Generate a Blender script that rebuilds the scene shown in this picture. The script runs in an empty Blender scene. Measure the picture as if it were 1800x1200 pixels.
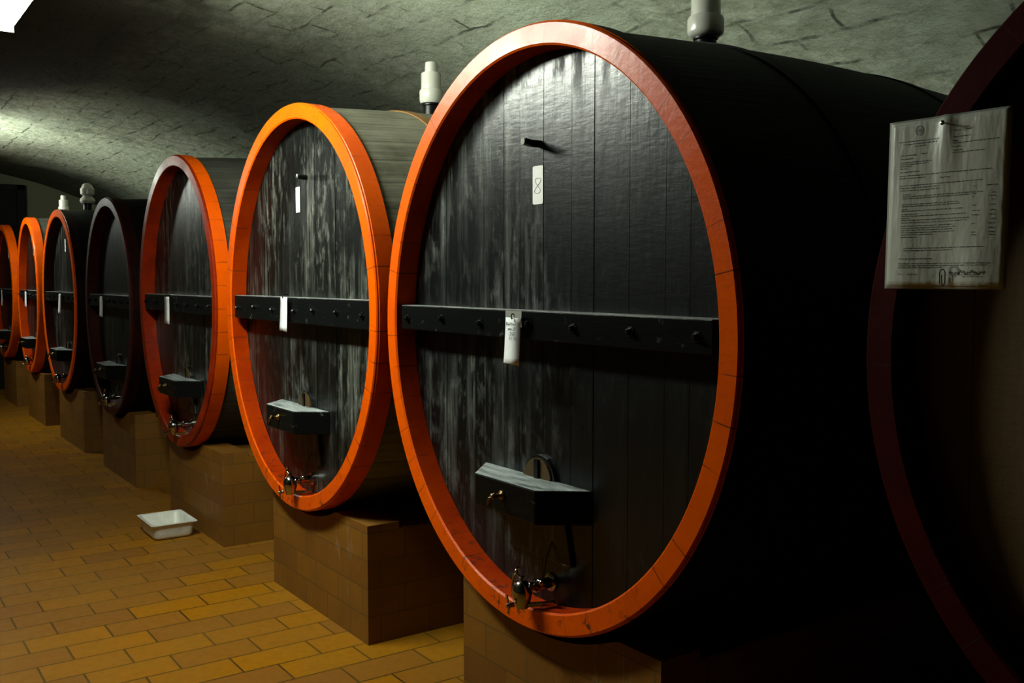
import bpy, bmesh, math, random
from mathutils import Vector, Matrix
random.seed(7)
R = math.radians
PI = math.pi
S = bpy.context.scene
COL = S.collection

# ------------------------------------------------------------------ camera, world, exposure
cam = bpy.data.cameras.new('camera'); cam.sensor_width = 36; cam.lens = 34.0
cam.clip_start = .05; cam.clip_end = 100
co = bpy.data.objects.new('camera', cam); COL.objects.link(co)
co.location = (0, -1.83, 1.62)
YAW = R(35.161); PIT = R(3.702)
fw = Vector((-math.cos(YAW) * math.cos(PIT), math.sin(YAW) * math.cos(PIT), -math.sin(PIT)))
co.rotation_euler = fw.to_track_quat('-Z', 'Y').to_euler()
S.camera = co
S.view_settings.view_transform = 'Standard'
S.view_settings.look = 'None'
S.view_settings.gamma = 1
S.view_settings.use_curve_mapping = False
S.view_settings.exposure = 0.12
w = bpy.data.worlds.new('world'); S.world = w; w.use_nodes = True
w.node_tree.nodes['Background'].inputs[0].default_value = (0, 0, 0, 1)
w.node_tree.nodes['Background'].inputs[1].default_value = 0
LAMP_STRENGTH = 86.0
LAMPS = [(-4.16, -1.175, 2.92), (-11.6, -1.2, 2.90)]

# ------------------------------------------------------------------ node helpers
class NT:
    def __init__(s, name, rough=.6, metal=0, spec=.5):
        s.m = bpy.data.materials.new(name); s.m.use_nodes = True
        s.t = s.m.node_tree; s.b = s.t.nodes['Principled BSDF']
        s.b.inputs['Roughness'].default_value = rough
        s.b.inputs['Metallic'].default_value = metal
        s.b.inputs['Specular IOR Level'].default_value = spec
        s.tc = s.t.nodes.new('ShaderNodeTexCoord')
    def n(s, ty, **k):
        o = s.t.nodes.new('ShaderNode' + ty)
        for a, b in k.items(): setattr(o, a, b)
        return o
    def l(s, a, b): s.t.links.new(a, b)
    def put(s, sock, v):
        if isinstance(v, bpy.types.NodeSocket): s.l(v, sock)
        elif isinstance(v, (tuple, list)) and len(v) == 3 and sock.type == 'RGBA': sock.default_value = (*v, 1)
        else: sock.default_value = v
    def map(s, src='Object', scale=(1, 1, 1), loc=(0, 0, 0), rot=(0, 0, 0)):
        m = s.n('Mapping'); s.l(s.tc.outputs[src], m.inputs['Vector'])
        m.inputs['Scale'].default_value = scale; m.inputs['Location'].default_value = loc
        m.inputs['Rotation'].default_value = rot
        return m.outputs[0]
    def noise(s, vec, scale=5, detail=6, rough=.6, dist=0):
        o = s.n('TexNoise'); s.l(vec, o.inputs['Vector'])
        o.inputs['Scale'].default_value = scale; o.inputs['Detail'].default_value = detail
        o.inputs['Roughness'].default_value = rough; o.inputs['Distortion'].default_value = dist
        return o.outputs['Fac']
    def ramp(s, f, stops):
        o = s.n('ValToRGB'); s.l(f, o.inputs[0]); e = o.color_ramp.elements
        while len(e) < len(stops): e.new(.5)
        for x, (p, c) in zip(e, stops):
            x.position = p; x.color = (c, c, c, 1) if isinstance(c, (int, float)) else (*c, 1)
        return o.outputs[0]
    def mix(s, f, a, b, mode='MIX'):
        o = s.n('Mix', data_type='RGBA', blend_type=mode)
        s.put(o.inputs[0], f); s.put(o.inputs[6], a); s.put(o.inputs[7], b)
        return o.outputs[2]
    def math(s, op, a, b=0.):
        o = s.n('Math', operation=op); s.put(o.inputs[0], a); s.put(o.inputs[1], b)
        return o.outputs[0]
    def bump(s, h, strength=.3, dist=.01, prev=None):
        o = s.n('Bump'); s.l(h, o.inputs['Height'])
        o.inputs['Strength'].default_value = strength; o.inputs['Distance'].default_value = dist
        if prev is not None: s.l(prev, o.inputs['Normal'])
        return o.outputs[0]
    def col(s, v): s.put(s.b.inputs['Base Color'], v)
    def rough(s, v): s.put(s.b.inputs['Roughness'], v)
    def nor(s, v): s.l(v, s.b.inputs['Normal'])

def plain(name, c, rough=.5, metal=0, spec=.5):
    k = NT(name, rough, metal, spec); k.col(c); return k.m

# head paint: black boards with chalky grey streaks
def head_mat(name, base, streak, amount, rough, bump=.25, seed=0, peel=0.0, spec=.5, main=0):
    k = NT(name, rough)
    v1 = k.map('Object', (16, 16, 1.1), (seed, 0, seed * 1.7))
    v2 = k.map('Object', (60, 60, 2.6), (seed, 0, 3))
    v3 = k.map('Object', (2.2, 2.2, 1.5), (seed * 3.1, 0, 5))
    v4 = k.map('Object', (30, 30, 12), (seed, 0, 7))
    a = k.ramp(k.noise(v1, 1, 8, .65), [(.50, 0), (.78, 1)])
    b = k.ramp(k.noise(v2, 1, 5, .6), [(.42, 0), (.75, 1)])
    c = k.ramp(k.noise(v3, 1, 3, .5), [(.40, 0), (.68, 1)])
    d = k.ramp(k.noise(v4, 1, 8, .7), [(.50, 0), (.66, 1)])
    f = k.math('MULTIPLY', k.math('MULTIPLY', k.math('ADD', a, k.math('MULTIPLY', d, .5)), k.math('ADD', c, .12)), k.math('ADD', b, .35))
    if main:      # wear sits on the left and middle boards, the right ones are clean paint
        sx = k.n('SeparateXYZ'); k.l(k.tc.outputs['Object'], sx.inputs[0])
        f = k.math('MULTIPLY', f, k.ramp(k.math('ADD', k.math('MULTIPLY', sx.outputs[0], .5), .5), [(.50, 1), (.60, .12)]))
        tn = k.n('Tangent', direction_type='RADIAL', axis='Z'); k.l(tn.outputs[0], k.b.inputs['Tangent'])
        k.b.inputs['Anisotropic'].default_value = .33; k.b.inputs['Anisotropic Rotation'].default_value = .25
    f = k.math('MULTIPLY', f, amount)
    k.col(k.mix(f, base, streak))
    pl = k.ramp(k.noise(k.map('Object', (14, 14, 4), (seed, 2, 1)), 1, 8, .7), [(.40, 0), (.50, 1)])
    fine = k.noise(k.map('Object', (45, 45, 30)), 1, 4, .6)
    broad = k.noise(k.map('Object', (9, 9, 3)), 1, 3, .5)
    zz = k.n('SeparateXYZ'); k.l(k.tc.outputs['Object'], zz.inputs[0])
    high = k.ramp(k.math('MULTIPLY', zz.outputs[2], .4), [(.84, 0), (.93, 1)])
    flake = k.math('MULTIPLY', k.math('SUBTRACT', 1., pl), high)
    k.put(k.b.inputs['Specular IOR Level'], k.math('SUBTRACT', spec, k.math('MULTIPLY', flake, spec * .8)))
    k.rough(k.math('ADD', k.math('MULTIPLY', flake, peel), k.math('ADD', rough - .03, k.math('MULTIPLY', fine, .06))))
    n1 = k.bump(fine, bump, .004)
    n2 = k.bump(k.noise(k.map('Object', (60, 60, 5)), 1, 4, .6), .2, .003, n1)
    n2 = k.bump(k.noise(k.map('Object', (12, 12, 55)), 1, 3, .6), .16, .004, n2)
    k.nor(k.bump(broad, .25, .01, n2))
    return k.m

def dusty_mat(name, dust, amount):
    k = NT(name, .30, 0, .10)
    g = k.n('NewGeometry'); sn = k.n('SeparateXYZ'); k.l(g.outputs['Normal'], sn.inputs[0])
    up = k.ramp(sn.outputs[2], [(.25, 0), (.7, 1)])
    nz = k.noise(k.map('Object', (7, 30, 30)), 1, 8, .68)
    on_top = k.math('MULTIPLY', up, k.ramp(nz, [(.38, .25), (.6, 1)]))
    side = k.math('MULTIPLY', k.ramp(k.noise(k.map('Object', (20, 20, 20)), 1, 8, .7), [(.62, 0), (.75, 1)]), .25)
    k.col(k.mix(k.math('MULTIPLY', k.math('MAXIMUM', on_top, side), amount), (.0035, .0042, .0040), dust))
    k.nor(k.bump(nz, .4, .004))
    return k.m

def ring_mat(name, c1, c2, rough=.32, wear=.5, seed=0, spec=.17):
    k = NT(name, rough, 0, spec)
    st = k.n('TexBrick'); k.l(k.map('UV', (1, 1, 1)), st.inputs['Vector'])
    st.offset = 0; st.inputs['Scale'].default_value = 1
    st.inputs['Brick Width'].default_value = .13; st.inputs['Row Height'].default_value = 50
    st.inputs['Mortar Size'].default_value = .0022; st.inputs['Mortar Smooth'].default_value = .3
    st.inputs['Color1'].default_value = (0, 0, 0, 1); st.inputs['Color2'].default_value = (0, 0, 0, 1); st.inputs['Mortar'].default_value = (1, 1, 1, 1)
    n = k.ramp(k.noise(k.map('Object', (4, 4, 4), (seed, 0, 0)), 1, 4, .6), [(.35, 0), (.65, 1)])
    base = k.mix(n, c1, c2)
    jn = k.ramp(k.noise(k.map('Object', (7, 7, 7), (seed, 4, 0)), 1, 3, .5), [(.42, 0), (.60, 1)])
    j = k.math('MULTIPLY', k.math('MULTIPLY', st.outputs['Color'], jn), .8)
    w1 = k.ramp(k.noise(k.map('Object', (22, 22, 22), (seed, 1, 0)), 1, 8, .75), [(.56, 0), (.62, 1)])
    sep = k.n('SeparateXYZ'); k.l(k.tc.outputs['Object'], sep.inputs[0])
    low = k.ramp(k.math('DIVIDE', sep.outputs[2], 2.5), [(.22, 1), (.33, .06)])
    wv = k.math('MULTIPLY', k.math('MULTIPLY', w1, low), wear * 1.6)
    k.col(k.mix(k.math('MINIMUM', k.math('ADD', j, wv), 1.), base, (.03, .016, .012)))
    k.rough(k.math('ADD', k.math('MULTIPLY', n, .12), rough - .05))
    n1 = k.bump(k.noise(k.map('Object', (38, 38, 38)), 1, 5, .6), .28, .004)
    k.nor(k.bump(j, -.4, .003, n1))
    return k.m

def stave_mat(name, c1, c2, rough=.75, spec=.3):
    k = NT(name, rough, 0, spec)
    st = k.n('TexBrick'); k.l(k.map('UV'), st.inputs['Vector']); st.offset = 0
    st.inputs['Scale'].default_value = 1; st.inputs['Brick Width'].default_value = .13
    st.inputs['Row Height'].default_value = 50; st.inputs['Mortar Size'].default_value = .003
    st.inputs['Color1'].default_value = (0, 0, 0, 1); st.inputs['Color2'].default_value = (.25, .25, .25, 1); st.inputs['Mortar'].default_value = (1, 1, 1, 1)
    g = k.ramp(k.noise(k.map('UV', (40, 2.2, 1)), 1, 7, .65), [(.32, 0), (.7, 1)])
    g2 = k.ramp(k.noise(k.map('Object', (3, 3, 3)), 1, 6, .6), [(.35, 0), (.7, 1)])
    k.col(k.mix(k.math('MULTIPLY', st.outputs['Color'], .55), k.mix(k.math('MULTIPLY', k.math('ADD', g, g2), .5), c1, c2), (.004, .004, .003)))
    n1 = k.bump(g, .5, .004)
    k.nor(k.bump(st.outputs['Color'], -.6, .005, n1))
    return k.m

M = {}
M['head_gloss'] = head_mat('black_gloss_boards', (.0028, .0036, .0036), (.20, .22, .20), 1.3, .285, .12, 1, .25, .30, 1)
M['head_streak'] = head_mat('black_streaked_boards', (.0032, .0040, .0036), (.26, .28, .24), 1.1, .34, .2, 5, .2, .28)
M['head_dark'] = head_mat('black_dull_boards', (.003, .0034, .003), (.16, .17, .15), .5, .36, .2, 11, .15, .25)
M['head_wood'] = head_mat('brown_wood_boards', (.085, .047, .005), (.04, .02, .003), .9, .7, .3, 3)
M['beam'] = dusty_mat('black_beam_paint', (.42, .45, .43), .9)
M['bar'] = dusty_mat('black_bar_paint', (.45, .50, .49), .95)
M['ring'] = ring_mat('orange_rim_paint', (.76, .096, .0), (.66, .076, .0), .30, .6, 0)
M['ring_red'] = ring_mat('red_rim_paint', (.30, .022, .001), (.17, .010, .001), .36, .6, 3)
M['ring_dark'] = ring_mat('maroon_rim_paint', (.05, .004, .002), (.025, .003, .002), .45, .6, 6, .15)
M['ring_red_oxide'] = ring_mat('red_oxide_rim_paint', (.045, .002, .0015), (.03, .0015, .001), .6, .5, 9, .05)
M['rim_inner'] = ring_mat('shaded_red_recess_paint', (.40, .035, .0), (.26, .018, .0), .45, .6, 12, .05)  # recess colour holds the shade inside the rim
M['rim_inner_dark'] = ring_mat('shaded_maroon_recess_paint', (.04, .004, .0), (.02, .002, .0), .5, .6, 12, .1)  # deeper version of the shade painted into the recess
M['rim_black'] = ring_mat('black_shaded_rim_side', (.02, .003, .001), (.006, .002, .001), .6, .3, 14, .06)  # dark side colour, painted shade on the largest cask
M['body_black'] = stave_mat('black_staves', (.0015, .0015, .001), (.004, .004, .003), .65, .08)
M['body_grey'] = stave_mat('weathered_grey_staves', (.04, .038, .022), (.25, .245, .175), .8)
M['body_dim'] = stave_mat('dark_grey_staves', (.012, .012, .009), (.08, .082, .06), .8)
M['hoop_rust'] = plain('rusty_hoop_iron', (.20, .095, .02), .6, .1)
M['hoop_black'] = plain('black_hoop_iron', (.003, .003, .003), .7, 0, .1)
M['iron'] = plain('dark_iron', (.01, .01, .01), .35, .7)
M['brass'] = plain('aged_brass', (.18, .12, .05), .38, 1)
M['door'] = stave_mat('dark_doorway', (.004, .004, .004), (.006, .006, .005))
M['chrome'] = plain('tap_nickel', (.40, .40, .36), .14, 1)
M['label'] = plain('white_label_paper', (.74, .76, .72), .6)
M['tag'] = plain('white_tag_card', (.72, .75, .76), .6)
M['ink'] = plain('grey_pencil', (.28, .29, .30), .7)
M['ink_dark'] = plain('printed_ink', (.05, .055, .05), .7)
M['stamp'] = plain('grey_stamp_ink', (.22, .23, .22), .7)
M['zip'] = plain('clear_sleeve_edge', (.30, .31, .27), .25)
M['arc'] = stave_mat('brown_hatch_wood', (.05, .028, .005), (.22, .12, .02), .7)

k = NT('milky_plastic', .25); k.col((.5, .5, .44)); k.b.inputs['Subsurface Weight'].default_value = .25
k.b.inputs['Subsurface Radius'].default_value = (.02, .02, .015); M['plastic'] = k.m
k = NT('white_tub_plastic', .35)
k.col(k.mix(k.ramp(k.noise(k.map('Object', (14, 14, 14)), 1, 5), [(.45, 0), (.8, 1)]), (.72, .73, .66), (.55, .55, .48))); M['tub'] = k.m
k = NT('sheet_paper', .35)
k.col(k.mix(k.noise(k.map('Object', (9, 9, 9)), 1, 4), (.56, .58, .51), (.44, .47, .40)))
k.nor(k.bump(k.noise(k.map('Object', (20, 20, 6)), 1, 3), .5, .01)); M['sheet'] = k.m
k = NT('lamp_diffuser', .4)
k.col((.9, .9, .9)); k.b.inputs['Emission Color'].default_value = (.93, 1.0, .86, 1)
k.b.inputs['Emission Strength'].default_value = LAMP_STRENGTH; M['lamp'] = k.m
M['lamp_house'] = plain('lamp_housing_metal', (.12, .12, .11), .5)

# brick of the piers (object coordinates: boxes, so choose the plane by the normal)
k = NT('ochre_pier_brick', .62, 0, .35)
geo = k.n('NewGeometry'); sn = k.n('SeparateXYZ'); k.l(geo.outputs['Normal'], sn.inputs[0])
sp = k.n('SeparateXYZ'); k.l(k.tc.outputs['Object'], sp.inputs[0])
isx = k.math('GREATER_THAN', k.math('ABSOLUTE', sn.outputs[0]), .7)
uu = k.math('ADD', k.math('MULTIPLY', isx, sp.outputs[1]), k.math('MULTIPLY', k.math('SUBTRACT', 1., isx), sp.outputs[0]))
cm = k.n('CombineXYZ'); k.l(uu, cm.inputs[0]); k.l(sp.outputs[2], cm.inputs[1])
br = k.n('TexBrick'); k.l(cm.outputs[0], br.inputs['Vector']); br.inputs['Scale'].default_value = 1
br.inputs['Brick Width'].default_value = .25; br.inputs['Row Height'].default_value = .125
br.inputs['Mortar Size'].default_value = .0035; br.inputs['Mortar Smooth'].default_value = .4
br.inputs['Color1'].default_value = (.21, .085, .003, 1); br.inputs['Color2'].default_value = (.16, .060, .003, 1); br.inputs['Mortar'].default_value = (.09, .045, .01, 1)
nz = k.noise(k.map('Object', (6, 6, 6)), 1, 6)
c = k.mix(k.ramp(nz, [(.3, 0), (.7, .55)]), br.outputs['Color'], (.12, .056, .008))
st = k.math('MULTIPLY', k.ramp(k.noise(k.map('Object', (9, 9, 2.2)), 1, 7, .7), [(.62, 0), (.74, 1)]), .45)
k.col(k.mix(st, c, (.38, .33, .2)))
n1 = k.bump(br.outputs['Fac'], -.5, .004); k.nor(k.bump(k.noise(k.map('Object', (30, 30, 30)), 1, 5), .3, .004, n1)); M['pier'] = k.m

# floor tiles, long side running under the casks (Y)
k = NT('ochre_floor_tiles', .42, 0, .14)
sp = k.n('SeparateXYZ'); k.l(k.tc.outputs['Object'], sp.inputs[0])
cm = k.n('CombineXYZ'); k.l(sp.outputs[1], cm.inputs[0]); k.l(sp.outputs[0], cm.inputs[1])
br = k.n('TexBrick'); k.l(cm.outputs[0], br.inputs['Vector']); br.inputs['Scale'].default_value = 1
br.inputs['Brick Width'].default_value = .345; br.inputs['Row Height'].default_value = .182
br.offset = .42
br.inputs['Mortar Size'].default_value = .005; br.inputs['Mortar Smooth'].default_value = .3; br.inputs['Bias'].default_value = -.1
br.inputs['Color1'].default_value = (.31, .122, .001, 1); br.inputs['Color2'].default_value = (.205, .078, .012, 1); br.inputs['Mortar'].default_value = (.03, .018, .003, 1)
nz = k.noise(k.map('Object', (1.6, 1.6, 1.6)), 1, 5)
nf = k.noise(k.map('Object', (24, 24, 24)), 1, 6)
c = k.mix(k.ramp(nz, [(.35, 0), (.68, .45)]), br.outputs['Color'], (.22, .115, .02))
k.col(k.mix(k.ramp(nf, [(.45, 0), (.8, .3)]), c, (.2, .10, .016)))
k.rough(k.math('ADD', .27, k.math('MULTIPLY', nf, .3)))
n1 = k.bump(br.outputs['Fac'], -.6, .004); k.nor(k.bump(nf, .15, .003, n1)); M['floor'] = k.m

# limewashed vault with light and shade painted in, courses along X, dark damp patches
k = NT('limewashed_vault', .85, 0, .2)
wob = k.n('TexNoise'); k.l(k.map('UV', (3.0, 3.0, 1)), wob.inputs['Vector']); wob.inputs['Scale'].default_value = 1
vm = k.n('VectorMath', operation='MULTIPLY_ADD'); k.l(wob.outputs['Color'], vm.inputs[0]); vm.inputs[1].default_value = (.17, .10, 0); k.l(k.tc.outputs['UV'], vm.inputs[2])
br = k.n('TexBrick'); k.l(vm.outputs[0], br.inputs['Vector']); br.inputs['Scale'].default_value = 1
br.inputs['Brick Width'].default_value = .46; br.inputs['Row Height'].default_value = .19
br.inputs['Mortar Size'].default_value = .014; br.inputs['Mortar Smooth'].default_value = .7
br.inputs['Color1'].default_value = (0, 0, 0, 1); br.inputs['Color2'].default_value = (.12, .12, .12, 1); br.inputs['Mortar'].default_value = (1, 1, 1, 1)
pm = k.ramp(k.noise(k.map('UV', (3.0, 4.5, 1)), 1, 7, .7), [(.46, 0), (.60, 1)])
mort = k.math('MULTIPLY', br.outputs['Fac'], pm)
a = k.noise(k.map('UV', (1.1, 1.4, 1), (3.3, 1.0, 0)), 1, 9, .68)
b = k.noise(k.map('UV', (9, 12, 1)), 1, 9, .72)
base = k.mix(k.ramp(b, [(.36, 0), (.62, 1)]), (.38, .42, .27), (.82, .90, .72))
base = k.mix(k.ramp(k.noise(k.map('UV', (.5, .8, 1), (9, 0, 0)), 1, 4), [(.4, 0), (.65, .7)]), base, (.60, .68, .52))
damp = k.math('MULTIPLY', k.ramp(a, [(.57, 0), (.72, 1)]), k.ramp(b, [(.30, .55), (.55, 1)]))
base = k.mix(k.math('MULTIPLY', damp, .9), base, (.045, .043, .018))
# shade painted into the colour: crown and far side darkened, which also cuts bounce
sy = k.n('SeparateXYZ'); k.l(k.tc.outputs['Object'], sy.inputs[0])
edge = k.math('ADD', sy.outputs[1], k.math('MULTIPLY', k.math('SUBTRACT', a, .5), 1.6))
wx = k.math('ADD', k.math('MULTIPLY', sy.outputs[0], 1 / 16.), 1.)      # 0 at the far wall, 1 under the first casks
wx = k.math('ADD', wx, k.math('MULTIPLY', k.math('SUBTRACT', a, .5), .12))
shade_bands = k.ramp(wx, [(.09, .08), (.17, 1), (.40, 1), (.50, .16), (.62, .16), (.75, 1), (.88, 1), (.95, .05)])  # bays between the lamps and at both ends painted dark as shade
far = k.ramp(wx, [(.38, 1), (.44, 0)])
edge = k.math('ADD', edge, k.math('MULTIPLY', far, .55))  # pale area pushed towards the crown, painting the far lamp's glow
lit_mask = k.math('MULTIPLY', k.ramp(k.math('ADD', edge, .5), [(.28, 0), (.75, 1)]), shade_bands)
base = k.mix(lit_mask, k.mix(b, (.028, .028, .018), (.09, .09, .062)), base)
k.col(k.mix(k.math('MULTIPLY', mort, .85), base, (.03, .03, .016)))
n1 = k.bump(b, 1., .05); n2 = k.bump(mort, -1., .02, n1)
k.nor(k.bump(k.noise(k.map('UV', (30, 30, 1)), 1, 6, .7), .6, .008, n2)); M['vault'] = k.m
M['wall_dark'] = plain('dark_damp_wall', (.02, .02, .014), .9, 0, .1)
k = NT('far_wall_plaster', .9); k.col(k.mix(k.noise(k.map('Object', (2, 2, 2)), 1, 6), (.12, .13, .075), (.2, .21, .13))); M['far'] = k.m

# ------------------------------------------------------------------ mesh helpers
def link(name, me, mat, parent=None, smooth=False):
    o = bpy.data.objects.new(name, me); COL.objects.link(o)
    if mat: me.materials.append(mat)
    if parent: o.parent = parent
    if smooth:
        for p in me.polygons: p.use_smooth = True
    return o
def fin(bm, name, mat, parent=None, smooth=False, recalc=True):
    if recalc: bmesh.ops.recalc_face_normals(bm, faces=bm.faces)
    me = bpy.data.meshes.new(name); bm.to_mesh(me); bm.free()
    return link(name, me, mat, parent, smooth)
def empty(name, loc, label, cat, group=None, rz=0):
    o = bpy.data.objects.new(name, None); COL.objects.link(o); o.location = loc; o.rotation_euler.z = rz
    o.empty_display_size = .1
    return tag(o, label, cat, group)
def tag(o, label, cat, group=None):
    o['label'] = label; o['category'] = cat
    if group: o['group'] = group
    return o
def structure(o): o['kind'] = 'structure'; return o
def box(bm, x0, x1, y0, y1, z0, z1):
    v = [bm.verts.new(p) for p in ((x0, y0, z0), (x1, y0, z0), (x1, y1, z0), (x0, y1, z0), (x0, y0, z1), (x1, y0, z1), (x1, y1, z1), (x0, y1, z1))]
    for f in ((3, 2, 1, 0), (4, 5, 6, 7), (0, 1, 5, 4), (1, 2, 6, 5), (2, 3, 7, 6), (3, 0, 4, 7)): bm.faces.new([v[i] for i in f])
    return v
def bevel(bm, r, seg=2):
    bmesh.ops.bevel(bm, geom=[e for e in bm.edges], offset=r, segments=seg, affect='EDGES', profile=.6)
def prism(bm, pts, axis, a, b):
    """extrude polygon pts (2D) along axis 'y' (pts are x,z) or 'z' (pts are x,y) or 'x' (pts are y,z)"""
    def P(p, t): return {'y': (p[0], t, p[1]), 'z': (p[0], p[1], t), 'x': (t, p[0], p[1])}[axis]
    A = [bm.verts.new(P(p, a)) for p in pts]; B = [bm.verts.new(P(p, b)) for p in pts]
    n = len(pts); bm.faces.new(A); bm.faces.new(B[::-1])
    for i in range(n): bm.faces.new([A[i], B[i], B[(i + 1) % n], A[(i + 1) % n]])
def lathe(bm, prof, n=32, c=(0, 0, 0), axis='z', cap=True):
    rings = []
    for r, h in prof:
        ring = []
        for i in range(n):
            t = 2 * PI * i / n; a, b = r * math.cos(t), r * math.sin(t)
            p = {'z': (a, b, h), 'y': (a, h, b), 'x': (h, a, b)}[axis]
            ring.append(bm.verts.new((c[0] + p[0], c[1] + p[1], c[2] + p[2])))
        rings.append(ring)
    for A, B in zip(rings, rings[1:]):
        for i in range(n): bm.faces.new([A[i], A[(i + 1) % n], B[(i + 1) % n], B[i]])
    if cap: bm.faces.new(rings[0][::-1]); bm.faces.new(rings[-1])
def tube(bm, pts, r, n=10):
    pts = [Vector(p) for p in pts]; rings = []; up = Vector((.13, .31, .94)).normalized()
    for i, p in enumerate(pts):
        d = (pts[min(i + 1, len(pts) - 1)] - pts[max(i - 1, 0)]).normalized()
        s = d.cross(up)
        if s.length < .1: s = d.cross(Vector((1, 0, 0)))
        s.normalize(); t = s.cross(d)
        rr = r[i] if isinstance(r, (list, tuple)) else r
        rings.append([bm.verts.new(p + s * rr * math.cos(2 * PI * j / n) + t * rr * math.sin(2 * PI * j / n)) for j in range(n)])
    for A, B in zip(rings, rings[1:]):
        for j in range(n): bm.faces.new([A[j], A[(j + 1) % n], B[(j + 1) % n], B[j]])
    bm.faces.new(rings[0][::-1]); bm.faces.new(rings[-1])
def sweep(bm, prof, a, b, zc, n=160, closed=False):
    """elliptical sweep about Y: prof = list of (radial offset, y); UV u = arc length, v = profile length"""
    uv = bm.loops.layers.uv.verify()
    rings = []
    for o, y in prof:
        rings.append([bm.verts.new(((a + o) * math.sin(2 * PI * i / n), y, zc + (b + o) * math.cos(2 * PI * i / n))) for i in range(n)])
    L = [0]
    for p, q in zip(prof, prof[1:] + ([prof[0]] if closed else [])): L.append(L[-1] + math.hypot(p[0] - q[0], p[1] - q[1]))
    per = PI * (a + b); pairs = list(zip(rings, rings[1:])) + ([(rings[-1], rings[0])] if closed else [])
    for kx, (A, B) in enumerate(pairs):
        for i in range(n):
            j = (i + 1) % n
            f = bm.faces.new([A[i], A[j], B[j], B[i]])
            for lp, (u, v) in zip(f.loops, ((i, kx), (i + 1, kx), (i + 1, kx + 1), (i, kx + 1))):
                lp[uv].uv = (u / n * per, L[v])
    return rings
def autosmooth(o, ang=35):
    me = o.data
    for p in me.polygons: p.use_smooth = True
    me.set_sharp_from_angle(angle=R(ang))

# ------------------------------------------------------------------ setting
VY, VZ, VA, VH = -.8, 1.0, 3.85, 2.25     # vault ellipse: centre y, springing z, half width, rise
X0, X1 = -16.0, 3.0
bm = bmesh.new(); vs = [bm.verts.new(p) for p in ((X0, VY - VA, 0), (X1, VY - VA, 0), (X1, VY + VA, 0), (X0, VY + VA, 0))]; bm.faces.new(vs)
structure(fin(bm, 'floor', M['floor'], recalc=False))
from mathutils import noise as mn
bm = bmesh.new(); uv = bm.loops.layers.uv.verify()
NX, NA = 240, 120; grid = []; arc = 0; prev = None; arcs = []
for j in range(NA + 1):
    t = PI * j / NA; p = Vector((VY + VA * math.cos(t), VZ + VH * math.sin(t)))
    if prev is not None: arc += (p - prev).length
    prev = p; arcs.append(arc)
for i in range(NX + 1):
    x = X0 + (X1 - X0) * i / NX; row = []
    for j in range(NA + 1):
        t = PI * j / NA
        d = .035 * mn.noise(Vector((x * .9, arcs[j] * .9, 3))) + .012 * mn.noise(Vector((x * 3.5, arcs[j] * 4, 8)))
        d *= min(1, math.sin(t) * 6)
        row.append(bm.verts.new((x, VY + (VA + d) * math.cos(t), VZ + (VH + d) * math.sin(t))))
    grid.append(row)
for i in range(NX):
    for j in range(NA):
        f = bm.faces.new([grid[i][j], grid[i + 1][j], grid[i + 1][j + 1], grid[i][j + 1]])
        for lp, (a, b) in zip(f.loops, ((i, j), (i + 1, j), (i + 1, j + 1), (i, j + 1))):
            lp[uv].uv = (X0 + (X1 - X0) * a / NX, arcs[b]); 
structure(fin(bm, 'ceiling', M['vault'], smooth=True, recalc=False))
def wall(name, pts, mat):
    bm = bmesh.new(); bm.faces.new([bm.verts.new(p) for p in pts]); return structure(fin(bm, name, mat, recalc=False))
wall('wall_left', ((X0, VY - VA, 0), (X1, VY - VA, 0), (X1, VY - VA, VZ), (X0, VY - VA, VZ)), M['wall_dark'])
wall('wall_right', ((X0, VY + VA, 0), (X1, VY + VA, 0), (X1, VY + VA, VZ), (X0, VY + VA, VZ)), M['wall_dark'])
for nm, x, m in (('wall_far', X0, 'far'), ('wall_near', X1, 'wall_dark')):
    pts = [(x, VY - VA, 0), (x, VY + VA, 0)] + [(x, VY + (VA + .03) * math.cos(PI * j / 40), VZ + (VH + .03) * math.sin(PI * j / 40)) for j in range(41)]
    wall(nm, pts, M[m])
# dark doorway in the far wall
bm = bmesh.new(); box(bm, X0, X0 + .06, -1.3, .47, 0, 2.92); bevel(bm, .01)
d = structure(fin(bm, 'door_1', M['door']))
bm = bmesh.new()
for s in (-1.4, .47): box(bm, X0, X0 + .12, s, s + .1, 0, 3.0)
box(bm, X0, X0 + .12, -1.4, .57, 2.92, 3.0)
structure(fin(bm, 'trim_1', M['door']))

# ------------------------------------------------------------------ lamps
def lamp(loc, label, L, W, H, lip):
    t = empty('ceiling_lamp', loc, label, 'lamp', 'cellar strip lamps')
    bm = bmesh.new()
    box(bm, -L, L, -W, W, -H, .0); bevel(bm, .022, 3)
    autosmooth(fin(bm, 'diffuser', M['lamp'], t))
    bm = bmesh.new(); box(bm, -L - .03, L + .03, -lip, lip, .001, .03); bevel(bm, .008)
    fin(bm, 'housing', M['lamp_house'], t)
    for sx in (-1, 1):  # opaque ends added to cut lamp light along the aisle
        bm = bmesh.new(); box(bm, min(sx * (L + .001), sx * (L + .012)), max(sx * (L + .001), sx * (L + .012)), -W - .008, W + .008, -H - .004, .0005); fin(bm, 'end_baffle', M['lamp_house'], t)
    zt = VZ + VH * math.sqrt(1 - ((loc[1] - VY) / VA) ** 2) - loc[2] + .02
    for sx in (-.45, .45):
        bm = bmesh.new(); lathe(bm, [(.006, .029), (.006, zt - .03), (.03, zt - .03), (.03, zt)], 16, (sx, 0, 0)); fin(bm, 'hanging_rod', M['lamp_house'], t, True)
    return t
lamp(LAMPS[0], 'white strip lamp glowing at the top left corner under the vault', .80, .065, .18, .17)
lamp(LAMPS[1], 'far strip lamp over the most distant casks', .55, .028, .19, .04)

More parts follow.
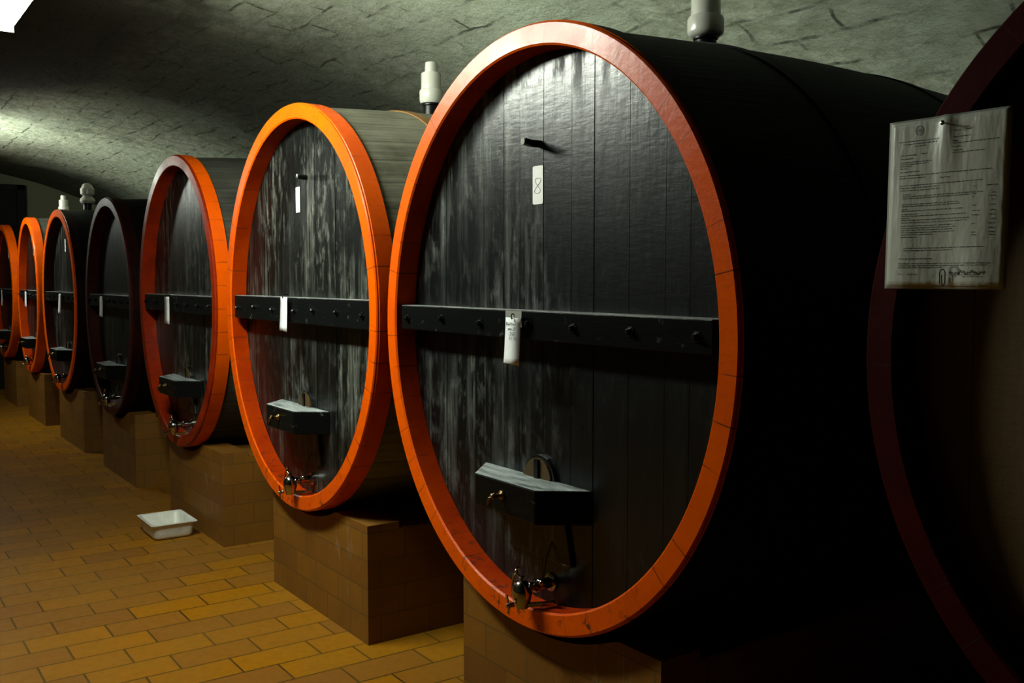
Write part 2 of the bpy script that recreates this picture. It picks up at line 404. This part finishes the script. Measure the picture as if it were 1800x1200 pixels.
# ------------------------------------------------------------------ casks
RW = .072      # rim face width
def ztop(c, y):
    return c['zc'] + c['b'] + body_off(y, c['D'])
def body_off(y, D): return -.012 + .034 * math.sin(PI * min(max((y - .05) / (D - .05), 0), 1))
def stroke(name, curves, r, mat, parent):
    bm = bmesh.new()
    for pts in curves: tube(bm, pts, r, 6)
    return fin(bm, name, mat, parent)
def digit_eight(cx, y, cz, s):
    pts = []
    for i in range(41):
        t = 2 * PI * i / 40
        pts.append((cx + s * .32 * math.sin(2 * t) + s * .05 * math.cos(t), y, cz + s * .5 * math.cos(t)))
    return [pts]

def make_cask(c):
    a, b, zc, D = c['a'], c['b'], c['zc'], c['D']
    t = empty('wine_cask', (c['x'], c.get('y', 0), 0), c['label'], 'cask', 'oval wine casks in the row')
    # staves
    bm = bmesh.new()
    N = 26
    prof = [(body_off(.05 + (D - .05) * i / N, D), .05 + (D - .05) * i / N) for i in range(N + 1)]
    prof = [(-RW + .01, .085), (-RW + .012, .051), (body_off(.05, D) - .003, .051)] + prof + [(-RW, D), (-RW, D - .08)]
    rings = sweep(bm, prof, a, b, zc)
    bm.faces.new(rings[-1])
    o = fin(bm, 'staves', M[c['body']], t); autosmooth(o, 30)
    # rim
    bm = bmesh.new()
    rp = [(-RW, .0895), (-RW, .006), (-RW + .006, 0), (-.006, 0), (-.001, .005), (-.001, .012), (.003, .014), (.003, .094), (-.006, .099), (-.018, .099), (-.018, .054), (-RW + .02, .054), (-RW + .02, .0895)]
    sweep(bm, rp, a, b, zc, closed=True)
    o = fin(bm, 'rim', M[c['ring']], t); autosmooth(o, 30)
    # recess wall darkened as painted shade; some outer sides black, partly for shade
    o.data.materials.append(M[c.get('inner', 'rim_inner')]); o.data.materials.append(M['rim_black']); o.data.materials.append(M['ring'])
    n = len(o.data.polygons) // 13
    for i, p in enumerate(o.data.polygons):
        kk = i // n
        if kk == 0: p.material_index = 1
        elif kk in (6, 7) and c.get('black_side'): p.material_index = 2
        elif kk in (6, 7) and c.get('orange_side'): p.material_index = 3
    if c.get('ring_label'): o['label'] = c['ring_label']
    # hoops
    for hy in c.get('hoops', (.60, D - .62, D - .10)):
        bm = bmesh.new(); o1 = body_off(hy, D); o2 = body_off(hy + .055, D)
        sweep(bm, [(o1 - .002, hy), (o1 + .006, hy), (o2 + .006, hy + .055), (o2 - .002, hy + .055)], a, b, zc, closed=True)
        autosmooth(fin(bm, 'hoop', M[c.get('hoop', 'hoop_black')], t))
    # head: vertical boards
    ai, bi = a - RW - .001, b - RW - .001
    bm = bmesh.new(); rnd = random.Random(c['seed']); x = -ai; y1 = .125
    while x < ai - .001:
        wd = rnd.uniform(.095, .16); x2 = min(x + wd, ai)
        if ai - x2 < .05: x2 = ai
        g = .0012; xs = [x + g + (x2 - x - 2 * g) * i / 6 for i in range(7)]
        top = [(q, zc + bi * math.sqrt(max(0, 1 - (q / ai) ** 2))) for q in xs]
        bot = [(q, 2 * zc - z) for q, z in top]
        pts = [p for p in top] + [p for p in reversed(bot)]
        cl = []
        for p in pts:
            if not cl or (abs(p[0] - cl[-1][0]) + abs(p[1] - cl[-1][1])) > 1e-5: cl.append(p)
        if abs(cl[0][0] - cl[-1][0]) + abs(cl[0][1] - cl[-1][1]) < 1e-5: cl.pop()
        prism(bm, cl, 'y', .09 + rnd.uniform(-.0012, .0012), y1)
        x = x2
    o = fin(bm, 'head', M[c['head']], t)
    if c.get('head_label'): o['label'] = c['head_label']
    if c.get('bare'): return t
    # cross beam with bolts
    zt = c.get('beam', 1.517); zb = zt - c.get('beam_h', .093)
    zm = (zt + zb) / 2; hw = ai * math.sqrt(1 - ((zt - zc) / bi) ** 2) - .006
    bm = bmesh.new(); prism(bm, [(-hw, .012 + .02), (-hw + .02, .012), (hw - .02, .012), (hw, .032), (hw, .0885), (-hw, .0885)], 'z', zb, zt); bevel(bm, .004)
    beam = fin(bm, 'cross_beam', M['beam'], t)
    for i in range(7):
        bx = (i - 3) * .257 * a / .925 + (.0 if i != 3 else .03); bz = zm + rnd.uniform(-.006, .006)
        bm = bmesh.new(); lathe(bm, [(.017, .012), (.017, .009), (.011, .008), (.010, -.001), (.006, -.006)], 6, (bx, 0, bz), 'y')
        fin(bm, 'bolt', M['iron'], beam)
    # hatch, its wedge bar and latch
    zb0 = zc - bi
    zh = c.get('bar', .96)
    bm = bmesh.new(); pts = []
    for i in range(13):
        th = PI * i / 12; pts.append((.085 * math.cos(th) - .005, zh + .0 + .078 * math.sin(th)))
    zl = zb0 + .15
    pts = [(.17, zl), (.13, zh - .1)] + pts + [(-.14, zh - .1), (-.18, zl)]
    prism(bm, pts, 'y', .076, .0895); bevel(bm, .002)
    hatch = fin(bm, 'hatch', M[c['head']], t)
    bm = bmesh.new(); pts = [(.072 * math.cos(PI * i / 12) - .005, zh + .066 * math.sin(PI * i / 12)) for i in range(13)]
    prism(bm, pts, 'y', .070, .077)
    hp = fin(bm, 'hatch_top', M['arc'], hatch); hp['label'] = 'brown round-topped wood showing above the wedge bar'
    bm = bmesh.new(); box(bm, -.014, .008, .062, .0705, zh - .02, zh + .064); fin(bm, 'strap', M['iron'], hatch)
    s = c.get('bs', 1.0)
    bm = bmesh.new()
    prism(bm, [(-.34 * s, .089), (-.20 * s, -.05), (.145 * s, -.05), (.255 * s, .089)], 'z', zh - .112, zh)
    # round off left shoulder slightly, uneven hand-cut edges
    bevel(bm, .006)
    bar = fin(bm, 'wedge_bar', M['bar'], t)
    bm = bmesh.new(); lx = -.035 * s; lz = zh - .048
    lathe(bm, [(.016, -.05), (.016, -.056), (.008, -.058), (.007, -.085), (.010, -.086), (.010, -.094)], 14, (lx, 0, lz), 'y')
    tube(bm, [(lx, -.088, lz), (lx - .008, -.094, lz - .006), (lx - .012, -.096, lz - .03)], [.005, .007, .008], 8)
    tube(bm, [(lx, -.088, lz), (lx + .012, -.089, lz + .012)], .004, 8)
    fin(bm, 'latch', M['brass'], bar, True)
    # tap
    tx, ty, tz = .052, -.032, zb0 + c.get('tap', .060)
    bm = bmesh.new()
    lathe(bm, [(.030, .089), (.030, .082), (.019, .080), (.017, .03), (.022, .028), (.022, .016), (.015, .012), (.015, -.03)], 20, (tx, 0, tz + .012), 'y')
    lathe(bm, [(.012, -.052), (.022, -.050), (.024, -.038), (.031, -.02), (.033, 0), (.031, .016), (.024, .030), (.014, .038), (.010, .040), (.009, .050), (.003, .054)], 24, (tx, ty, tz))
    # lower clamp lug
    prism(bm, [(tx + .02, ty + .0), (tx + .06, ty + .085), (tx + .045, ty + .1), (tx + .01, ty + .02)], 'z', tz - .045, tz - .034)
    tap = fin(bm, 'tap', M['chrome'], t); autosmooth(tap, 40); tap['label'] = 'shiny nickel tap with bulbous body'
    bm = bmesh.new()
    pts = [(tx - .004, ty, tz + .046)] + [(tx - .012 - .012 * math.sin(u), ty - .004, tz + .052 + .014 * (1 - math.cos(u))) for u in (.4, .9, 1.5, 2.1, 2.8)] + [(tx - .034, ty - .008, tz + .052), (tx - .040, ty - .010, tz + .02), (tx - .038, ty - .012, tz - .02)]
    tube(bm, pts, .0042, 8)
    fin(bm, 'handle', M['chrome'], tap, True)
    bm = bmesh.new()
    lathe(bm, [(.008, -.032), (.008, -.055), (.005, -.060)], 12, (tx - .004, ty, tz - .035), 'y')
    for sg in (-1, 1):
        prism(bm, [(tx - .004, tz - .036 - .004 * sg), (tx - .010 - .004 * sg, tz - .034 + sg * .030), (tx - .020 - .004 * sg, tz - .036 + sg * .030), (tx - .012, tz - .034)], 'y', ty - .050, ty - .046)
    fin(bm, 'wing_nut', M['chrome'], tap)
    bm = bmesh.new()
    lathe(bm, [(.004, 0), (.010, .004), (.010, .012), (.006, .016), (.011, .020), (.011, .028), (.004, .032)], 14, (tx + .012, .0, tz + .012), 'x')
    for v in bm.verts: v.co.y += .022; v.co.z += .018
    fin(bm, 'packing_nut', M['chrome'], tap, True)
    bm = bmesh.new(); tube(bm, [(tx + .03, .03, tz + .035), (tx + .022, .05, tz + .10), (tx + .016, .085, tz + .17)], .0022, 6); fin(bm, 'wire', M['iron'], tap)
    # tasting peg
    if c.get('peg'):
        px, pz, pl = c['peg']
        bm = bmesh.new(); tube(bm, [(px, .0885, pz), (px + .0, .05, pz), (px + .004, .0885 - pl, pz + .004)], .0125, 14)
        autosmooth(fin(bm, 'peg', M['iron'], t), 50)
        bm = bmesh.new(); lathe(bm, [(.0105, .0875 - pl), (.0105, .0865 - pl)], 14, (px + .004, 0, pz + .004), 'y')
        fin(bm, 'peg_tip', M['zip'], t)['label'] = 'pale cut end of the peg'
    if c.get('sticker'):
        sx, sz, sw, sh = c['sticker']
        bm = bmesh.new(); box(bm, sx - sw / 2, sx + sw / 2, .0868, .0878, sz - sh / 2, sz + sh / 2)
        bmesh.ops.bevel(bm, geom=[e for e in bm.edges if abs(e.verts[0].co.y - e.verts[1].co.y) > 1e-5], offset=.003, segments=3, affect='EDGES')
        st = fin(bm, 'number_label', M['label'], t); st['label'] = 'white rectangular paper label'
        if c.get('eight'): stroke('digit', digit_eight(sx, .0866, sz - .002, .05), .0011, M['ink'], st)
    return t

CASKS = [
 dict(x=-2.548, a=.925, zc=1.448, b=.974, D=2.1, body='body_black', ring='ring', head='head_gloss', seed=21, peg=(-.015, 2.06, .072), sticker=(-.026, 1.928, .056, .125), eight=1, black_side=1,
      label='largest cask in view, glossy black head, orange rim, white label numbered 8', bar=.96),
 dict(x=-4.481, a=.919, zc=1.473, b=.982, D=2.0, body='body_grey', ring='ring', head='head_streak', seed=5, hoop='hoop_rust', hoops=(.52, 1.38, 1.88), beam=1.53, beam_h=.125, bar=.992, peg=(.02, 2.113, .05), sticker=(-.088, 2.012, .05, .125),
      label='grey weathered cask with bright orange rim and brown hoop, left of the largest'),
 dict(orange_side=1, inner='ring_red', x=-6.435, a=.844, zc=1.470, b=.946, D=1.9, body='body_dim', ring='ring_red', head='head_streak', seed=9, bar=.97, beam=1.515, beam_h=.11,
      label='streaked black cask with dull red-orange rim behind the white tub'),
 dict(x=-8.31, a=.788, zc=1.394, b=.878, D=1.8, body='body_black', ring='ring_dark', inner='rim_inner_dark', black_side=1, head='head_dark', seed=13, bar=.93, beam=1.49, beam_h=.10,
      label='dim black cask with thin maroon rim, just left of the dull red-rimmed one'),
 dict(black_side=1, inner='rim_inner_dark', x=-10.364, a=.842, zc=1.406, b=.890, D=1.8, body='body_black', ring='ring', head='head_gloss', seed=17, bar=.93, beam=1.49, sticker=(-.02, 1.95, .05, .125),
      label='black cask with narrow orange rim and white knobbed airlock on top'),
 dict(x=-12.166, a=.695, zc=1.435, b=.877, D=1.8, body='body_dim', ring='ring', head='head_dark', seed=25, bar=.95, beam=1.49, sticker=(-.02, 1.95, .05, .125),
      label='small far cask with vivid orange rim, second from the left edge'),
 dict(x=-14.149, a=.944, zc=1.458, b=.861, D=1.7, body='body_black', ring='ring', head='head_dark', seed=29, bar=.95, beam=1.49, sticker=(.05, 1.95, .05, .125),
      label='farthest cask cut by the left edge of the photo, orange rim'),
 dict(x=-.458, y=.10, a=.88, zc=1.46, b=.90, D=2.0, body='body_black', ring='ring_red_oxide', inner='rim_inner_dark', head='head_wood', seed=33, bare=1, head_label='plain brown wooden boards', ring_label='dark red painted rim',
      label='dark cask at the right edge with red rim and brown wooden head'),
]
for c in CASKS: make_cask(c)

# ------------------------------------------------------------------ brick piers
def pier(c, px0, px1, label, zt=.53):
    pcx = (px0 + px1) / 2; hw = (px1 - px0) / 2; dx = c['x'] - pcx
    t = empty('brick_pier', (pcx, c.get('y', 0), 0), label, 'pier', 'brick piers under the casks')
    a, b, zc, D = c['a'], c['b'], c['zc'], c['D']
    for nm, y0, y1, z1, cl in (('front_block', .062, .22, zt, .006), ('rear_wall', .2205, D - .25, zt - .03, .006)):
        pts = [(-hw, 0), (hw, 0), (hw, z1)]
        off = .028 + cl
        seg = []
        for i in range(25):
            x = hw * .98 * (1 - 2 * i / 24)
            z = zc - (b + off) * math.sqrt(max(0., 1 - ((x - dx) / (a + off)) ** 2))
            seg.append((x, min(z1, z)))
        pts += seg + [(-hw, z1)]
        bm = bmesh.new(); prism(bm, pts, 'y', y0, y1)
        fin(bm, nm, M['pier'], t)
    return t
names = ['ochre brick pier under the largest cask at the bottom centre', 'ochre brick pier with white drips under the grey weathered cask',
         'brown brick pier behind the white plastic tub', 'unlit brick pier under the maroon-rimmed cask', 'ochre pier under the cask with the white knobbed airlock',
         'small ochre pier under the vivid orange-rimmed far cask', 'reddish pier under the farthest cask at left', 'unlit brick pier under the dark cask at right edge']
for c, n, (p0, p1) in zip(CASKS, names, ((-3.0, -1.95), (-4.90, -3.79), (-6.83, -5.71), (-8.85, -7.75), (-10.78, -9.62), (-12.72, -11.62), (-14.65, -13.6), (-.98, .06))): pier(c, p0, p1, n, .535 if c['x'] > -5 else .57)

# ------------------------------------------------------------------ hanging tags
def hang_tag(x, z1, wd, h, label, tilt=0, writing=False, y=-.012):
    t = empty('hanging_tag', (x, 0, z1), label, 'tag', 'white tags on the cross beams')
    bm = bmesh.new(); n = 8
    F = [[], []]
    for i in range(n + 1):
        z = -h * i / n; yy = y - .005 * (i / n) ** 2
        for sx in (0, 1): F[sx].append((-wd / 2 + wd * sx + tilt * i / n * -1 + (.004 if sx and i == 0 else 0), yy + .004 * sx * i / n, z - (.006 * sx if i == n else 0)))
    V = [[bm.verts.new(p) for p in f] for f in F]
    W = [[bm.verts.new((p[0], p[1] + .0012, p[2])) for p in f] for f in F]
    for i in range(n):
        bm.faces.new([V[0][i], V[1][i], V[1][i + 1], V[0][i + 1]]); bm.faces.new([W[0][i], W[0][i + 1], W[1][i + 1], W[1][i]])
        for s in (0, 1): bm.faces.new([V[s][i], V[s][i + 1], W[s][i + 1], W[s][i]])
    bm.faces.new([V[0][0], V[1][0], W[1][0], W[0][0]]); bm.faces.new([V[0][n], V[1][n], W[1][n], W[0][n]])
    fin(bm, 'card', M['tag'], t, True)
    bm = bmesh.new(); tube(bm, [(0, .011, .012), (0, y - .004, .012), (.0, y - .007, .004), (.003, y - .007, -.004), (.007, y - .006, -.002)], .0022, 8)
    fin(bm, 'hook', M['iron'], t)
    if writing:
        bm = bmesh.new(); box(bm, -wd / 2 - .004, wd / 2 + .004, y + .002, y + .004, -.03, .022); fin(bm, 'sleeve_top', M['zip'], t)['label'] = 'clear plastic tab above the card'
        rows = {'B': [(0, 0, 0, 1), (0, 1, .6, .8), (.6, .8, 0, .5), (0, .5, .7, .25), (.7, .25, 0, 0)], 'a': [(.6, .5, .1, .4), (.1, .4, .3, 0), (.3, 0, .6, .4), (.6, .5, .7, 0)],
                't': [(.3, .9, .3, 0), (0, .6, .6, .6)], 'e': [(0, .3, .6, .35), (.6, .35, .3, .6), (.3, .6, 0, .2), (0, .2, .6, .05)], 'r': [(.1, .6, .1, 0), (.1, .4, .6, .6)], '1': [(.1, .7, .4, 1), (.4, 1, .4, 0)],
                '9': [(.6, .6, .2, .6), (.2, .6, .3, 1), (.3, 1, .6, .9), (.6, .9, .4, -.3)], '2': [(0, .8, .5, 1), (.5, 1, .5, .6), (.5, .6, 0, 0), (0, 0, .7, 0)], '0': [(.3, 1, 0, .5), (0, .5, .3, 0), (.3, 0, .6, .5), (.6, .5, .3, 1)],
                '4': [(.4, 1, 0, .3), (0, .3, .7, .3), (.5, .6, .5, 0)], '5': [(.6, 1, .1, 1), (.1, 1, .1, .6), (.1, .6, .6, .4), (.6, .4, .1, 0)], '.': [(.3, 0, .35, .08)], '-': [(0, .5, .6, .5)], 'n': [(0, .6, 0, 0), (0, .5, .5, .6), (.5, .6, .6, 0)]}
        bm = bmesh.new()
        for r, (txt, x0, z, s) in enumerate((('Batter 19', -.036, -.014, .011), ('ann.25', -.028, -.029, .009), ('240', -.016, -.047, .012), ('11.14', -.020, -.062, .010))):
            cx = x0
            for ch in txt:
                for (a1, b1, a2, b2) in rows.get(ch, []):
                    zz = lambda q: z + q * s - .012
                    yy = lambda q: y - .0006 - .005 * (-(zz(q)) / h) ** 2
                    tube(bm, [(cx + a1 * s * .8, yy(b1), zz(b1)), (cx + a2 * s * .8, yy(b2), zz(b2))], .0006, 4)
                cx += s * .85
        fin(bm, 'handwriting', M['ink'], t)
    return t
hang_tag(-2.576, 1.494, .082, .150, 'white written tag hanging on the beam of the largest cask', .006, True)
hang_tag(-4.525, 1.531, .082, .165, 'blank white tag on the beam of the grey weathered cask', .008)
hang_tag(-6.545, 1.503, .10, .175, 'greyish tag on the beam of the dull red-rimmed cask')
hang_tag(-8.45, 1.478, .085, .165, 'dim tag on the beam of the maroon-rimmed cask')
hang_tag(-10.19, 1.478, .10, .19, 'white tag on the beam of the cask with knobbed airlock', .03)
hang_tag(-12.2, 1.478, .10, .175, 'bright tag on the beam of the vivid orange far cask', .0)
hang_tag(-14.08, 1.478, .09, .2, 'faint tag on the farthest cask at the left edge', .0)

# ------------------------------------------------------------------ airlocks on top of the casks
def airlock(ci, y, s, label, kind=0, dx=0):
    c = CASKS[ci]; z = max(ztop(c, y - .05), ztop(c, y + .05), ztop(c, y)) + .0085
    t = empty('airlock', (c['x'] + dx, y, z - .004), label, 'airlock', 'plastic airlocks on the cask tops')
    bm = bmesh.new(); lathe(bm, [(.042 * s, 0), (.040 * s, .045 * s), (.046 * s, .05 * s), (.046 * s, .056 * s)], 28); autosmooth(fin(bm, 'bung', M['iron'], t), 40)
    bm = bmesh.new(); o = .056 * s
    if kind == 0:
        pr = [(.030, 0), (.052, .004), (.058, .014), (.060, .06), (.057, .070), (.051, .073), (.050, .150), (.047, .155), (.032, .158), (.030, .205), (.026, .209)]
    elif kind == 2:
        pr = [(.030, 0), (.052, .003), (.064, .012), (.066, .02), (.067, .062), (.062, .074), (.054, .078), (.053, .16), (.05, .165), (.034, .168), (.032, .215), (.028, .22)]
    else:
        pr = [(.02, 0), (.06, .008), (.072, .03), (.066, .052), (.040, .078), (.045, .084), (.064, .098), (.066, .15), (.052, .165), (.046, .186), (.030, .202), (.01, .207)]
    lathe(bm, [(r * s, o + h * s) for r, h in pr], 36)
    o_ = fin(bm, 'chamber', M['plastic'], t); autosmooth(o_, 40)
    return t
airlock(0, .834, 1.0, 'stepped white plastic airlock on top of the largest cask', 2)
airlock(1, .805, 1.05, 'slim stepped airlock on the grey cask, left of the largest rim')
airlock(4, .30, 1.0, 'white knob-shaped airlock standing out against the dark vault at left', 1)
airlock(5, .41, .95, 'faint small airlock on the vivid orange far cask')

# ------------------------------------------------------------------ paper notice
t = empty('paper_notice', (-1.128, .058, 1.95), 'printed paper sheet in a clear sleeve pinned to the red-rimmed dark cask', 'notice')
PW, PH = .256, .345
def sheet(name, x0, x1, z0, z1, y, th, mat, wav=True):
    bm = bmesh.new(); nx, nz = 24, 30; A = []; 
    def yy(u, v, x, z):
        # soft crease fanning down from the pin, edges curling out a little
        k = .010 * math.exp(-((x + .0 + .10 * v * 0) / (.012 + .05 * v)) ** 2) * (1 - v) ** 1.2
        return y - k - .004 * math.sin(3.2 * u * PI) * (.3 + v) - .006 * v
    F, B = [], []
    for i in range(nx + 1):
        fr, br_ = [], []
        for j in range(nz + 1):
            u, v = i / nx, j / nz; x = x0 + (x1 - x0) * u; z = z1 + (z0 - z1) * v; q = yy(u, v, x, z)
            fr.append(bm.verts.new((x, q, z))); br_.append(bm.verts.new((x, q + th, z)))
        F.append(fr); B.append(br_)
    for i in range(nx):
        for j in range(nz):
            bm.faces.new([F[i][j], F[i + 1][j], F[i + 1][j + 1], F[i][j + 1]]); bm.faces.new([B[i][j], B[i][j + 1], B[i + 1][j + 1], B[i + 1][j]])
    for i in range(nx):
        for j in (0, nz): bm.faces.new([F[i][j], F[i + 1][j], B[i + 1][j], B[i][j]])
    for j in range(nz):
        for i in (0, nx): bm.faces.new([F[i][j], F[i][j + 1], B[i][j + 1], B[i][j]])
    o = fin(bm, name, mat, t, True)
    return yy
yf = sheet('sleeve', -PW / 2 - .005, PW / 2 + .004, -PH - .006, .006, .0015, .0008, M['zip'])
yf = sheet('paper', -PW / 2, PW / 2, -PH, .002, .0, .0008, M['sheet'])
def py(u, v): return yf(u, v, -PW / 2 + PW * u, 0) - .0006
def quad(bm, u0, u1, v0, v1):
    n = max(1, int((u1 - u0) / .04))
    for i in range(n):
        a, b = u0 + (u1 - u0) * i / n, u0 + (u1 - u0) * (i + 1) / n
        bm.faces.new([bm.verts.new((-PW / 2 + PW * u, py(u, v), .002 - (PH + .002) * v)) for u, v in ((a, v0), (b, v0), (b, v1), (a, v1))])
bm = bmesh.new(); rr = random.Random(3)
def line(u0, u1, v, h=.0045):
    u = u0
    while u < u1:
        wl = rr.uniform(.012, .045); e = min(u + wl, u1); quad(bm, u, e, v, v + h * rr.uniform(.75, 1.15)); u = e + .008
for u0, u1, v in ((.08, .44, .118), (.12, .42, .134), (.22, .32, .149), (.10, .24, .20), (.28, .33, .198), (.10, .21, .222), (.10, .38, .244), (.10, .34, .256), (.10, .20, .268), (.10, .16, .280), (.10, .27, .302),
                  (.56, .62, .085), (.66, .72, .084), (.56, .70, .122), (.56, .60, .145), (.56, .93, .158), (.56, .62, .178), (.56, .64, .20), (.56, .82, .214),
                  (.10, .88, .325), (.10, .33, .340), (.46, .54, .352), (.10, .82, .385), (.10, .45, .400), (.10, .45, .415), (.74, .77, .42), (.85, .93, .418),
                  (.13, .20, .440), (.13, .76, .452), (.13, .72, .464), (.78, .82, .452), (.13, .62, .50), (.13, .64, .512), (.13, .18, .53), (.13, .66, .54), (.13, .28, .56), (.13, .70, .572), (.13, .20, .585), (.13, .72, .597), (.13, .70, .612),
                  (.13, .58, .632), (.13, .60, .645), (.13, .58, .658), (.13, .60, .672), (.13, .40, .685), (.13, .27, .70),
                  (.16, .84, .768), (.16, .58, .782), (.12, .40, .832), (.12, .90, .862), (.12, .88, .874), (.12, .50, .886), (.12, .16, .925), (.20, .28, .926), (.64, .82, .93), (.68, .84, .942)): line(u0, u1, v)
for v in (.462, .48, .50, .53, .56, .585, .61, .635, .66, .685, .70):
    line(.87 + rr.random() * .02, .92, v); 
    if rr.random() < .6: line(.74, .74 + rr.random() * .06, v)
fin(bm, 'printed_text', M['ink_dark'], t, recalc=False)
bm = bmesh.new()
for i in range(24):       # round crest
    for r0, r1 in ((.028, .036), (.0, .016)):
        p = []
        for k_, r in ((i, r0), (i + 1, r0), (i + 1, r1), (i, r1)):
            th = 2 * PI * k_ / 24; u = .26 + r * math.cos(th); v = .06 + r * .82 * math.sin(th); p.append((-PW / 2 + PW * u, py(u, v), .002 - PH * v))
        if r0 == 0: p = [p[0], p[2], p[3]]
        bm.faces.new([bm.verts.new(q) for q in p])
quad(bm, .233, .287, .057, .063)
fin(bm, 'crest', M['stamp'], t, recalc=False)
bm = bmesh.new()
for i in range(20):
    p = []
    for k_, r in ((i, .62), (i + 1, .62), (i + 1, 1), (i, 1)):
        th = 2 * PI * k_ / 20; u = .60 + .05 * r * math.cos(th); v = .915 + .035 * r * math.sin(th); p.append((-PW / 2 + PW * u, py(u, v), .002 - PH * v))
    bm.faces.new([bm.verts.new(q) for q in p])
fin(bm, 'stamp', M['stamp'], t, recalc=False)
bm = bmesh.new(); pts = []
for i in range(26):
    u = .60 + .25 * i / 25; v = .918 + .010 * math.sin(i * 1.9) + .006 * math.sin(i * .7); pts.append((-PW / 2 + PW * u, py(u, v) - .0004, -PH * v))
tube(bm, pts, .0006, 5); fin(bm, 'signature', M['ink_dark'], t)
bm = bmesh.new(); cx, cz = .004, -.318
pts = [(cx - .006, -.009, cz - .022)] + [(cx - .006, -.010, cz + .0)] + [(cx - .006 * math.cos(a_), -.010, cz + .008 * math.sin(a_)) for a_ in (.4, .9, 1.57, 2.2, 2.8)] + [(cx + .006, -.010, cz - .02), (cx + .0035, -.010, cz - .026), (cx - .001, -.010, cz - .022), (cx - .002, -.010, cz - .004)]
tube(bm, pts, .0011, 6); fin(bm, 'paper_clip', M['iron'], t)
bm = bmesh.new(); lathe(bm, [(.0015, .04), (.0015, -.018), (.005, -.0185), (.005, -.020), (.001, -.021)], 10, (.0, 0, -.012), 'y'); fin(bm, 'nail', M['chrome'], t)

# ------------------------------------------------------------------ white tub on the floor
t = empty('plastic_tub', (-6.235, -.128, 0), 'empty white rectangular plastic tub standing on the floor tiles', 'tub')
bm = bmesh.new()
def rrect(hx, hy, r, z, n=6):
    P = []
    for cx, cy, a0 in ((hx - r, hy - r, 0), (-hx + r, hy - r, 90), (-hx + r, -hy + r, 180), (hx - r, -hy + r, 270)):
        for i in range(n + 1):
            a_ = R(a0 + 90 * i / n); P.append(bm.verts.new((cx + r * math.cos(a_), cy + r * math.sin(a_), z)))
    return P
L = [rrect(.135, .098, .03, .002), rrect(.150, .112, .034, .006), rrect(.158, .120, .034, .020), rrect(.168, .126, .032, .094), rrect(.186, .140, .020, .097), rrect(.188, .142, .020, .101), rrect(.168, .125, .03, .101), rrect(.162, .120, .032, .094),
     rrect(.152, .114, .034, .024), rrect(.144, .106, .032, .011), rrect(.125, .09, .03, .008)]
for A, B in zip(L, L[1:]):
    for i in range(len(A)): bm.faces.new([A[i], A[(i + 1) % len(A)], B[(i + 1) % len(A)], B[i]])
bm.faces.new(L[0][::-1]); bm.faces.new(L[-1])
autosmooth(fin(bm, 'shell', M['tub'], t), 50)
